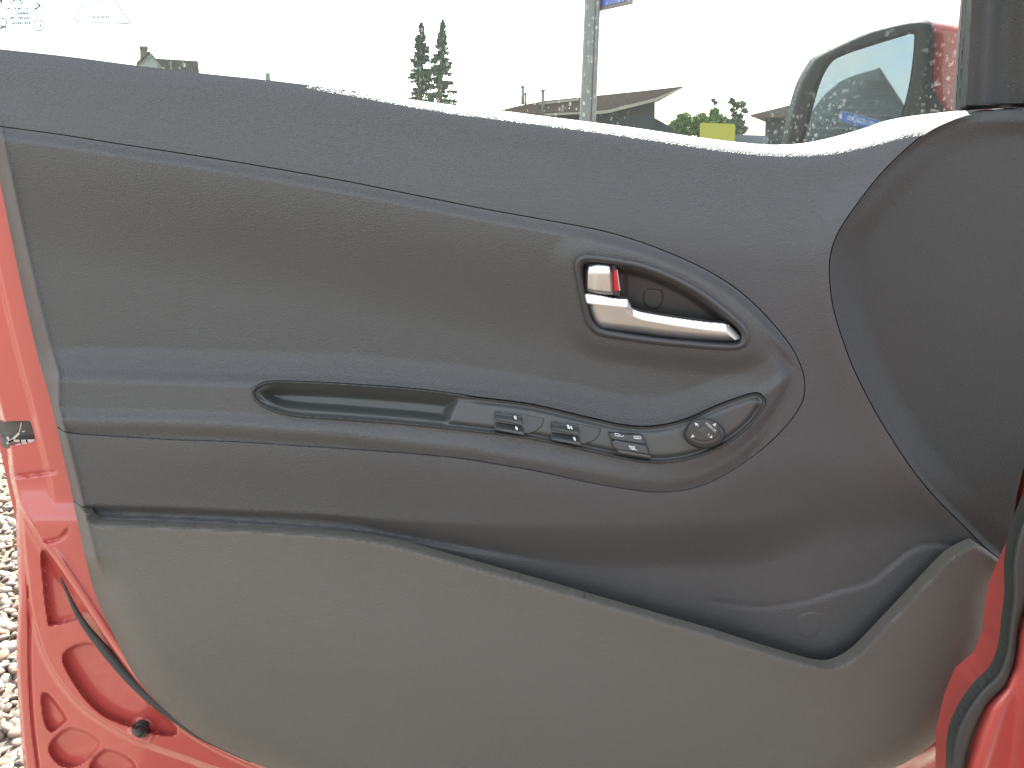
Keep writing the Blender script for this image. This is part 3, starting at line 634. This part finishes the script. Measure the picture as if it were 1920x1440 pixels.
mirror = relief('door_mirror', lambda U, V: np.maximum(S_mo(U, V), -S_mg(U, V)-1), lambda U, V: Hmir(U, V, .006)-.010*(1-np.sqrt(np.clip(1-(1-np.clip(-S_mo(U, V)/14, 0, 1))**2, 0, 1)))-.008*sm((8-S_mg(U, V))/8), bounds(mo, 5), 2.5, M['mirblack'], door, back=.012)
mirm = bpy.data.materials.new('mirror_glass'); mirm.use_nodes = True; p = mirm.node_tree.nodes['Principled BSDF']
p.inputs['Metallic'].default_value = 1; p.inputs['Base Color'].default_value = (.29, .31, .33, 1); p.inputs['Roughness'].default_value = .015
gv = [tuple(at(u, v, Hmir(u, v, 0))) for u, v in mg]
me = bpy.data.meshes.new('mirror_glass'); me.from_pydata(gv, [], [tuple(range(len(gv)))[::-1]]); me.update()
link('mirror_glass', me, mirm, mirror, False)
RS = [(1730, 34), (1760, 37), (1800, 44), (1850, 60), (1850, 330), (1700, 350), (1500, 330), (1500, 268), (1500, 238), (1508, 194), (1520, 153), (1537, 120), (1550, 107), (1590, 84), (1640, 60), (1690, 43)]
rs = cr(RS, True, 5); S_rs = SDF(rs, 3, 20)
relief('mirror_shell', S_rs, lambda U, V: Hmir(U, V, -.016)-.012*(1-np.sqrt(np.clip(1-(1-np.clip(-S_rs(U, V)/25, 0, 1))**2, 0, 1))), bounds(rs, 5), 3, M['red'], mirror, back=.04)
boxes('mirror_arm', [(float(at(1790, 240, -.1)[0]), .06, .86, float(at(1790, 240, -.1)[0])+.09, .17, .93)], M['mirblack'], mirror)

# ------------------------------------------------------------------ car body beside the hinge side
body = door
seal_p = cr([(1935, 930), (1907, 1000), (1896, 1060), (1896, 1120), (1890, 1170), (1884, 1220), (1868, 1262), (1838, 1292), (1806, 1338), (1788, 1385), (1784, 1440), (1784, 1560), (1800, 1560), (1808, 1440), (1826, 1372), (1852, 1320), (1886, 1284), (1903, 1235), (1910, 1183), (1925, 1137), (1990, 1000), (2040, 820), (1990, 820)], True, 5)
S_sl = SDF(seal_p, 3, 20)
relief('door_seal', S_sl, lambda U, V: .165+.010*np.sqrt(np.clip(1-(1-np.clip(-S_sl(U, V)/12, 0, 1))**2, 0, 1)), bounds(seal_p), 2, M['rubber'], body, back=.01)
pil = [(1806, 1440), (1824, 1368), (1846, 1318), (1884, 1288), (1903, 1244), (1909, 1183), (1922, 1137), (1985, 1010), (2100, 900), (2250, 900), (2250, 1700), (1800, 1700)]
S_pil = SDF(pil, 4, 20)
relief('hinge_pillar', S_pil, lambda U, V: .165+.012*gs(U-1868+(V-1350)*.35, 34)+.02*sm((U-1890-(1440-V)*.06)/60)-.012*(1-np.sqrt(np.clip(1-(1-np.clip(-S_pil(U, V)/26, 0, 1))**2, 0, 1))), bounds(pil), 4, M['red'], body, back=.05)
boxes('sill', [(.46, -1.9, .16, .66, -.52, .34)], M['red'], body)
boxes('dashboard_side', [(.72, -1.0, .55, 1.2, -.30, 1.0)], M['cap'], body)
boxes('floor_pan', [(.66, -1.9, .16, 1.3, -.30, .22)], M['cap'], body)

# ------------------------------------------------------------------ outside: street sign, houses, trees
def hgt(v, Y):  return float(at(960, v, -Y)[2])
post = empty('street_sign', tuple(P(1101, 640, 3.6)[:2])+(0,)); tag(post, 'grey galvanised post with blue street name plate behind the window', 'street sign')
pt = P(1111, -260, 3.6); pm = P(1101, 225, 3.6); d_ = (pm-pt); pbm = pt+d_*((0-pt.z)/d_.z)
post.location = (pbm.x, pbm.y, 0)
tube('pole', [pbm, pm, P(1111, 0, 3.6), pt], [.042, .041, .041, .041], M['galv'], post, 20)
tube('pole_cap', [pt, pt+Vector((0, 0, .02))], [.045, .045], M['galv'], post, 20)
rail_a = P(1113, 222, 3.56); rail_b = P(1122, 0, 3.56)
tube('pole_rail', [rail_a+(rail_a-rail_b)*.8, rail_a, rail_b, rail_b+(rail_b-rail_a)*1.0], [.012]*4, M['galv'], post, 10)
z1 = hgt(21, 3.6); A_ = P(1118, 21, 3.6)
Y2 = 3.6
for _ in range(60):
    B_ = P(1181, 7, Y2)
    Y2 += (z1-B_.z)*4
B_ = P(1181, 7, Y2)
dirb = (B_-A_).normalized(); nb = Vector((dirb.y, -dirb.x, 0))
def plate(name, a0, a1, z0, z1_, off, th, m, parent): 
    Lh = (B_-A_).length
    p = [A_+dirb*a0*Lh+Vector((0, 0, z0))+nb*off, A_+dirb*a1*Lh+Vector((0, 0, z0))+nb*off, A_+dirb*a1*Lh+Vector((0, 0, z1_))+nb*off, A_+dirb*a0*Lh+Vector((0, 0, z1_))+nb*off]
    return prism(name, p, nb*-th, m, parent)
plate('plate_frame', 0, 1.0, 0, .22, 0, .02, M['signframe'], post)
plate('name_plate', .02, .86, .016, .205, .004, .003, M['signblue'], post)

b1 = empty('brown_roof_house', (6, 27, 0)); tag(b1, 'brown house with slanted overhanging roof and vent pipes behind the sign post', 'house', None)
def face(name, poly, Y, dep, m, par):
    c = sum((P(u, v, Y) for u, v in poly), Vector())/len(poly)
    return prism(name, [P(u, v, Y) for u, v in poly], (c.x/(Y+.75)*dep, dep, 0), m, par)
face('wall', [(1130, 215), (1228, 187), (1228, 420), (1000, 420), (960, 300), (985, 216)], 26, 7, M['darkwall'], b1)
face('roof', [(938, 207), (965, 200), (1020, 189), (1100, 181), (1190, 172), (1281, 161.5), (1281, 164.5), (1228, 186), (1140, 209), (1060, 216), (1020, 216)], 25, 9, M['roof'], b1)
for k, (a, b) in enumerate([((1010, 194), (1086, 186)), ((1020, 214.5), (1100, 211))]):
    face('fascia_board', [(a[0], a[1]-1.6), (b[0], b[1]-1.6), (b[0], b[1]+2.4), (a[0], a[1]+2.4)], 24.9, .08, M['fascia'], b1)
face('roof_edge', [(1100, 210), (1140, 206), (1228, 184), (1281, 162.4), (1281, 164.8), (1230, 189.5), (1140, 212), (1100, 216)], 24.86, .1, M['fascia'], b1)
face('side_wing', [(1228, 221), (1262, 240), (1262, 400), (1228, 400)], 27, 5, M['darkwall'], b1)
for (u, v0, v1, r) in [(980, 161, 196, .05), (985.5, 174, 196, .035), (1018, 168, 214, .055)]:
    vp = tube('vent_pipe', [P(u, v1, 24.7), P(u, v0, 24.7)], r, M['galv'], b1, 8)
    tube('pipe_cowl', [P(u, v0+3, 24.7), P(u, v0, 24.7)], r*1.35, M['galv'], vp, 8)
for vv in (196, 201, 206): face('cladding_board', [(1140, vv+14), (1228, vv+3), (1228, vv+4), (1140, vv+15)], 25.97, .02, M['roof'], b1)

b2 = empty('gabled_house', (-20, 45, 0)); tag(b2, 'white gabled house with tiled roof and brick chimney far at the left', 'house')
face('gable_wall', [(256, 119.5), (278, 99), (308, 128), (308, 330), (250, 330)], 45, 8, M['whitewall'], b2)
face('roof', [(276, 97), (281, 97), (292, 109.5), (371, 114.5), (374, 140), (330, 140), (309, 128.5)], 44.9, .5, M['rooftile'], b2)
face('verge', [(255, 120.5), (257, 116), (278, 97), (280, 99), (278, 101.5), (258, 121)], 44.8, .3, M['roof'], b2)
ch = face('chimney', [(263, 112), (262.5, 89), (276, 89), (276.5, 99), (271, 106)], 44.6, .9, M['brick'], b2)
face('chimney_cap', [(261.5, 86.5), (277, 86.5), (277, 89.5), (261.5, 89.5)], 44.5, 1.1, M['brick'], ch)
for k in range(16):
    u = 296+k*4.9; face('tile_row', [(u, 111+(u-292)*.06), (u+.9, 111+(u-292)*.06), (u+2.4, 139), (u+1.5, 139)], 44.84, .06, M['brick'], b2)

b3 = empty('dark_clad_house', (16, 21, 0)); tag(b3, 'dark clad house with low hipped brown roof beside the door mirror', 'house')
face('wall', [(1435, 221), (1600, 221), (1600, 400), (1430, 400)], 20.4, 6, M['darkwall'], b3)
face('roof', [(1405.5, 215.5), (1480, 197), (1560, 190), (1640, 212), (1640, 224), (1500, 223), (1412, 220)], 20, 7, M['rooftile'], b3)
face('gutter', [(1405, 216), (1500, 213.5), (1560, 213.5), (1560, 219), (1410, 220)], 19.9, .12, M['roof'], b3)
for k in range(5): face('cladding_board', [(1436, 230+k*9), (1600, 229+k*9), (1600, 230+k*9), (1436, 231+k*9)], 20.36, .05, M['cap'], b3)
yb = face('yellow_container', [(1312, 232.5), (1316, 230), (1376, 232.5), (1379, 236), (1376, 300), (1312, 300)], 15, 1.6, M['yellow'], None)
tag(yb, 'plain yellow panel in front of the green trees', 'container')
fb = face('garden_fence', [(1370, 252), (1440, 254), (1440, 300), (1370, 300)], 16, .1, M['fence'], None)
tag(fb, 'low blue grey fence between yellow panel and dark house', 'fence')

def leaves_mesh(name, centres, n, size, m, parent, spread=1.0):
    V = []; F = []
    for (c, r) in centres:
        k = int(n*r[0]*r[2])+12
        for _ in range(k):
            d = rng.normal(size=3); d /= np.linalg.norm(d); rad = rng.uniform(.35, 1)**.6
            p = np.array(c)+d*np.array(r)*rad
            a = rng.normal(size=3); a /= np.linalg.norm(a); b = np.cross(a, rng.normal(size=3)); b /= np.linalg.norm(b)
            s_ = size*rng.uniform(.6, 1.4); q = len(V)
            V += [tuple(p-a*s_), tuple(p+b*s_*.5), tuple(p+a*s_), tuple(p-b*s_*.5)]; F.append((q, q+1, q+2, q+3))
    me = bpy.data.meshes.new(name); me.from_pydata(V, [], F); me.update()
    return link(name, me, m, parent, False)
def broad_tree(label, base, cl, n, size, m, group=None, trunk=.12):
    """cl: clumps (u, v, r_px) traced at the tree's distance; trunk and limbs reach them."""
    Y = base[1]; top = [P(u, v, Y) for u, v, r in cl]; px = (Y+.75)/FPX
    t = empty('broadleaf_tree', (base[0], Y, 0)); tag(t, label, 'tree', group)
    cen = [((p.x, Y+random.uniform(-.5, .5)*r*px, p.z), (r*px, r*px, r*px*.85)) for p, (u, v, r) in zip(top, cl)]
    ht = max(c[0][2] for c in cen)
    tube('trunk', [(base[0], Y, 0), (base[0]+.05, Y, ht*.35), (base[0], Y, ht*.75)], [trunk, trunk*.75, trunk*.35], M['trunk'], t, 8)
    for c, r in cen: tube('limb', [(base[0], Y, max(.3, c[2]*.5)), ((base[0]+c[0])/2, Y, c[2]*.8), c], [trunk*.4, trunk*.25, trunk*.08], M['trunk'], t, 5)
    leaves_mesh('crown', cen, n, size, m, t)
    return t
xx = lambda u, Y: float(P(u, 240, Y).x)
broad_tree('round green tree left of the yellow panel', (xx(1275, 38), 38), [(1268, 238, 14), (1282, 224, 12), (1294, 232, 12), (1290, 244, 12), (1262, 250, 12), (1280, 255, 14)], 4200, .13, M['leaf'])
broad_tree('round green tree just above the yellow panel', (xx(1312, 36), 36), [(1308, 226, 11), (1316, 222, 9), (1322, 236, 14), (1304, 242, 12), (1330, 244, 12)], 4200, .13, M['leaf'])
broad_tree('pointed green tree behind the right half of the yellow panel', (xx(1342, 34), 34), [(1338, 210, 6), (1340, 219, 9), (1350, 226, 11), (1334, 230, 12), (1360, 238, 11), (1345, 245, 14)], 4200, .13, M['leaf'])
broad_tree('tall thin airy tree between yellow panel and dark house', (xx(1383, 30), 30), [(1373, 190, 6), (1392, 196, 6), (1381, 197, 6), (1374, 206, 4), (1396, 208, 5), (1378, 215, 5), (1388, 218, 5), (1376, 226, 6), (1388, 232, 7), (1366, 228, 5), (1394, 243, 8), (1380, 248, 9)], 3200, .10, M['leaf2'], trunk=.07)
broad_tree('small wispy tree top above the yellow panel', (xx(1343, 40), 40), [(1337, 188, 3.2), (1342, 193, 3.2), (1345, 206, 3), (1344, 214, 4), (1344, 224, 4)], 4000, .09, M['leaf2'], trunk=.05)
def spruce(label, u, vtop_, lean, Y, half, sparse, bare):
    px = (Y+.75)/FPX; top = P(u, vtop_, Y); base = P(u+lean, 262, Y)
    x0 = base.x; H_ = top.z
    t = empty('spruce_tree', (x0, Y, 0)); tag(t, label, 'tree', 'spruces above the window ledge')
    tube('trunk', [(x0, Y, 0), ((x0+top.x)/2, Y, H_/2), (top.x, Y, H_)], [.26, .17, .03], M['trunk'], t, 8)
    V = []; F = []; z = H_-.1; zb = 0.8
    while z > zb:
        f = (H_-z)/(H_-2.0); R = (.06+half*px*min(1, f*1.05)**.85)
        xc = x0+(top.x-x0)*z/H_
        for _ in range(6 if f < .3 else 8):
            if random.random() < sparse*(f > .25): continue
            an = random.uniform(0, 2*math.pi); L_ = R*random.uniform(.55, 1.12)
            ns_ = max(5, int(L_/.16)); up = random.uniform(.0, .25); droop = random.uniform(.25, .6)
            for k in range(ns_):
                s_ = (k+1)/ns_
                if s_ < bare and random.random() < .6: continue
                c = np.array([xc+math.cos(an)*L_*s_, Y+math.sin(an)*L_*s_, z+up*L_*.3-droop*L_*.55*s_*(1.25-s_*.75)])
                for q in range(9):
                    a = rng.normal(size=3)*[1, 1, .55]; a = a/np.linalg.norm(a)*rng.uniform(.15, .42)*(.4+.6*min(1, f*3)); b = np.array([0, 0, -rng.uniform(.07, .26)])+rng.normal(size=3)*.04
                    i = len(V); V += [tuple(c-a*.5), tuple(c+a*.5), tuple(c+b)]; F.append((i, i+1, i+2))
        z -= .14+.22*f
    me = bpy.data.meshes.new('crown'); me.from_pydata(V, [], F); me.update(); link('crown', me, M['needle'], t, False)
spruce('left and denser of two tall dark spruces', 790, 40, -5, 58, 36, .12, .1)
spruce('right spruce of the pair with gaps showing its trunk', 830, 35, -10, 55, 34, .42, .35)
sh = tube('fence_post', [P(503, 175, 9), P(503, 137, 9)], .03, M['leaf2'], None, 8)
tag(sh, 'thin greenish post tip just above the window ledge', 'post')
sh.location = (0, 0, 0)

# things behind the photographer, seen in the door mirror
def RP(u, v, dist):
    d = raydir(u, v); d = d/np.linalg.norm(d)
    tt = ((mp0-CAM)@mn)/(d@mn); m_ = CAM+d*tt; r = d-2*(d@mn)*mn
    return Vector(m_+r*dist)
gh = empty('slate_roof_house', tuple(RP(1600, 250, 42)[:2])+(0,)); tag(gh, 'dark slate roofed gabled house reflected in the door mirror', 'house')
away = Vector((-1, -.42, 0)).normalized()
gpoly = [(1470, 330), (1500, 262), (1512, 228), (1524, 206), (1538, 187), (1552, 172), (1575, 153), (1592, 145), (1612, 138), (1648, 128), (1664, 150), (1694, 200), (1720, 245), (1740, 330)]
prism('roof', [RP(u, v, 42) for u, v in gpoly], away*8, M['gardenhouse'], gh)
prism('verge_board', [RP(u, v, 41.8) for u, v in [(1646, 127), (1650, 127), (1697, 199), (1722, 245), (1719, 246), (1694, 201)]], away*.2, M['cap'], gh)
for k in range(9):
    v = 150+k*13; prism('tile_course', [RP(1648-(v-128)*1.2*(.9+.1*math.sin(k)), v, 41.9), RP(1650+(v-128)*.62, v+2, 41.9), RP(1650+(v-128)*.62, v+2.6, 41.9), RP(1648-(v-128)*1.2, v+.7, 41.9)], away*.1, M['rooftile'], gh)
sg = empty('street_name_sign', tuple(RP(1620, 225, 9)[:2])+(0,)); tag(sg, 'blue street name sign with white lettering reflected in the door mirror', 'street sign')
a, b, c, d = (1577, 206), (1655, 227), (1647, 248), (1572, 228)
sg0 = RP(1612, 228, 9.0); sgn = -away
def RPp(u, v, off):
    dd = raydir(u, v); dd = dd/np.linalg.norm(dd); tt = ((mp0-CAM)@mn)/(dd@mn); m_ = Vector(CAM+dd*tt); r = Vector(dd-2*(dd@mn)*mn)
    return m_+r*(((sg0+sgn*off)-m_).dot(sgn)/r.dot(sgn))
def lerp2(s_, t_):
    top = (a[0]+(b[0]-a[0])*s_, a[1]+(b[1]-a[1])*s_); bot = (d[0]+(c[0]-d[0])*s_, d[1]+(c[1]-d[1])*s_)
    return (top[0]+(bot[0]-top[0])*t_, top[1]+(bot[1]-top[1])*t_)
prism('sign_frame', [RPp(*p, 0) for p in (a, b, c, d)], away*.03, M['signframe'], sg)
prism('sign_plate', [RPp(*lerp2(s_, t_), .006) for s_, t_ in ((.03, .09), (.97, .09), (.97, .91), (.03, .91))], away*.01, M['signblue'], sg)
me = text_lines('PIER NEDERLAND', 1.0); n = len(me.vertices); ar = np.empty(n*3); me.vertices.foreach_get('co', ar); ar = ar.reshape(-1, 3)
xs = (ar[:, 0]-ar[:, 0].min())/(ar[:, 0].max()-ar[:, 0].min()); ys = (ar[:, 1]-ar[:, 1].min())/(ar[:, 1].max()-ar[:, 1].min())
for i in range(n): me.vertices[i].co = RPp(*lerp2(.84-.66*float(xs[i]), .68-.42*float(ys[i])), .010)
me.update(); link('sign_lettering', me, M['white'], sg, False)
gpt = RP(1612, 232, 9.04); tube('sign_post', [(gpt.x, gpt.y, 0), (gpt.x, gpt.y, gpt.z)], .03, M['galv'], sg, 10)

# ------------------------------------------------------------------ ground and gravel
gm = bpy.data.materials.new('gravel_ground'); gm.use_nodes = True; t = gm.node_tree; p = t.nodes['Principled BSDF']; l = t.links.new
tc = N(t, 'ShaderNodeTexCoord'); v1 = N(t, 'ShaderNodeTexVoronoi'); v1.inputs['Scale'].default_value = 90; n1 = N(t, 'ShaderNodeTexNoise'); n1.inputs['Scale'].default_value = 3; n1.inputs['Detail'].default_value = 8
cr_ = N(t, 'ShaderNodeValToRGB'); cr_.color_ramp.elements[0].color = (.09, .078, .06, 1); cr_.color_ramp.elements[1].color = (.26, .225, .17, 1)
sp = N(t, 'ShaderNodeSeparateColor'); l(tc.outputs['Object'], v1.inputs['Vector']); l(tc.outputs['Object'], n1.inputs['Vector']); l(v1.outputs['Color'], sp.inputs[0]); l(sp.outputs[0], cr_.inputs[0])
m_ = N(t, 'ShaderNodeMix', data_type='RGBA', blend_type='MULTIPLY'); m_.inputs['Factor'].default_value = .4; l(cr_.outputs[0], m_.inputs['A']); l(n1.outputs['Color'], m_.inputs['B']); l(m_.outputs['Result'], p.inputs['Base Color'])
bp = N(t, 'ShaderNodeBump'); bp.inputs['Strength'].default_value = .8; bp.inputs['Distance'].default_value = .006; bp.invert = True; l(v1.outputs['Distance'], bp.inputs['Height']); l(bp.outputs[0], p.inputs['Normal']); p.inputs['Roughness'].default_value = .9
me = bpy.data.meshes.new('ground'); k = 900
me.from_pydata([(-k, -k, 0), (k, -k, 0), (k, k, 0), (-k, k, 0)], [], [(0, 1, 2, 3)]); me.update()
tag(link('ground', me, gm, None, False), kind='structure')
import bmesh
def stones(name, n, xr, yr, smin, smax, m, sub):
    bm = bmesh.new(); bmesh.ops.create_icosphere(bm, subdivisions=sub, radius=1)
    bv = np.array([v.co[:] for v in bm.verts]); bf = np.array([[v.index for v in f.verts] for f in bm.faces]); bm.free()
    c = np.stack([rng.uniform(*xr, n), rng.uniform(*yr, n)], -1); s = rng.uniform(smin, smax, n)**1.0
    A = rng.normal(size=(n, 3, 3)); Q, _ = np.linalg.qr(A)
    sc3 = np.stack([s, s*rng.uniform(.6, .95, n), s*rng.uniform(.4, .7, n)], -1)
    nb_ = len(bv); jit = 1+rng.normal(size=(n, nb_, 1))*.07
    ang = rng.uniform(0, 2*np.pi, n); ca, sa = np.cos(ang), np.sin(ang)
    Vv = bv[None]*sc3[:, None]*jit
    tl_ = rng.normal(size=(n, 2))*.35
    X = Vv[..., 0]*ca[:, None]-Vv[..., 1]*sa[:, None]; Yy = Vv[..., 0]*sa[:, None]+Vv[..., 1]*ca[:, None]; Z = Vv[..., 2]+X*tl_[:, :1]+Yy*tl_[:, 1:]
    Vv = np.stack([X+c[:, :1], Yy+c[:, 1:], Z+s[:, None]*rng.uniform(.1, .7, n)[:, None]], -1).reshape(-1, 3)
    Ff = (bf[None]+(np.arange(n)*nb_)[:, None, None]).reshape(-1, 3)
    me = bpy.data.meshes.new(name); me.vertices.add(len(Vv)); me.vertices.foreach_set('co', Vv.astype('f').ravel())
    me.loops.add(len(Ff)*3); me.loops.foreach_set('vertex_index', Ff.ravel().astype('i')); me.polygons.add(len(Ff))
    me.polygons.foreach_set('loop_start', np.arange(0, len(Ff)*3, 3, dtype='i')); me.update(calc_edges=True); me.validate()
    o = link(name, me, m, None, True); return o
pm_ = bpy.data.materials.new('mixed_pebbles'); pm_.use_nodes = True; t = pm_.node_tree; p = t.nodes['Principled BSDF']; l = t.links.new
g_ = N(t, 'ShaderNodeNewGeometry'); rp = N(t, 'ShaderNodeValToRGB'); e = rp.color_ramp.elements; e[0].color = (.11, .09, .07, 1); e[1].color = (.23, .19, .14, 1)
for ps, c_ in ((.3, (.17, .145, .11, 1)), (.55, (.20, .12, .07, 1)), (.75, (.19, .18, .165, 1))):
    x_ = e.new(ps); x_.color = c_
l(g_.outputs['Random Per Island'], rp.inputs[0]); l(rp.outputs[0], p.inputs['Base Color']); p.inputs['Roughness'].default_value = .6
tag(stones('pebbles', 6500, (-2.0, -.55), (.05, 1.35), .006, .016, pm_, 2), 'rounded mixed beige and brown pebbles beside the door', 'gravel', kind='stuff')
tag(stones('fine_gravel', 16000, (-3.4, -.75), (.9, 3.8), .003, .009, pm_, 1), 'fine pale gravel beyond the larger pebbles', 'gravel', kind='stuff')
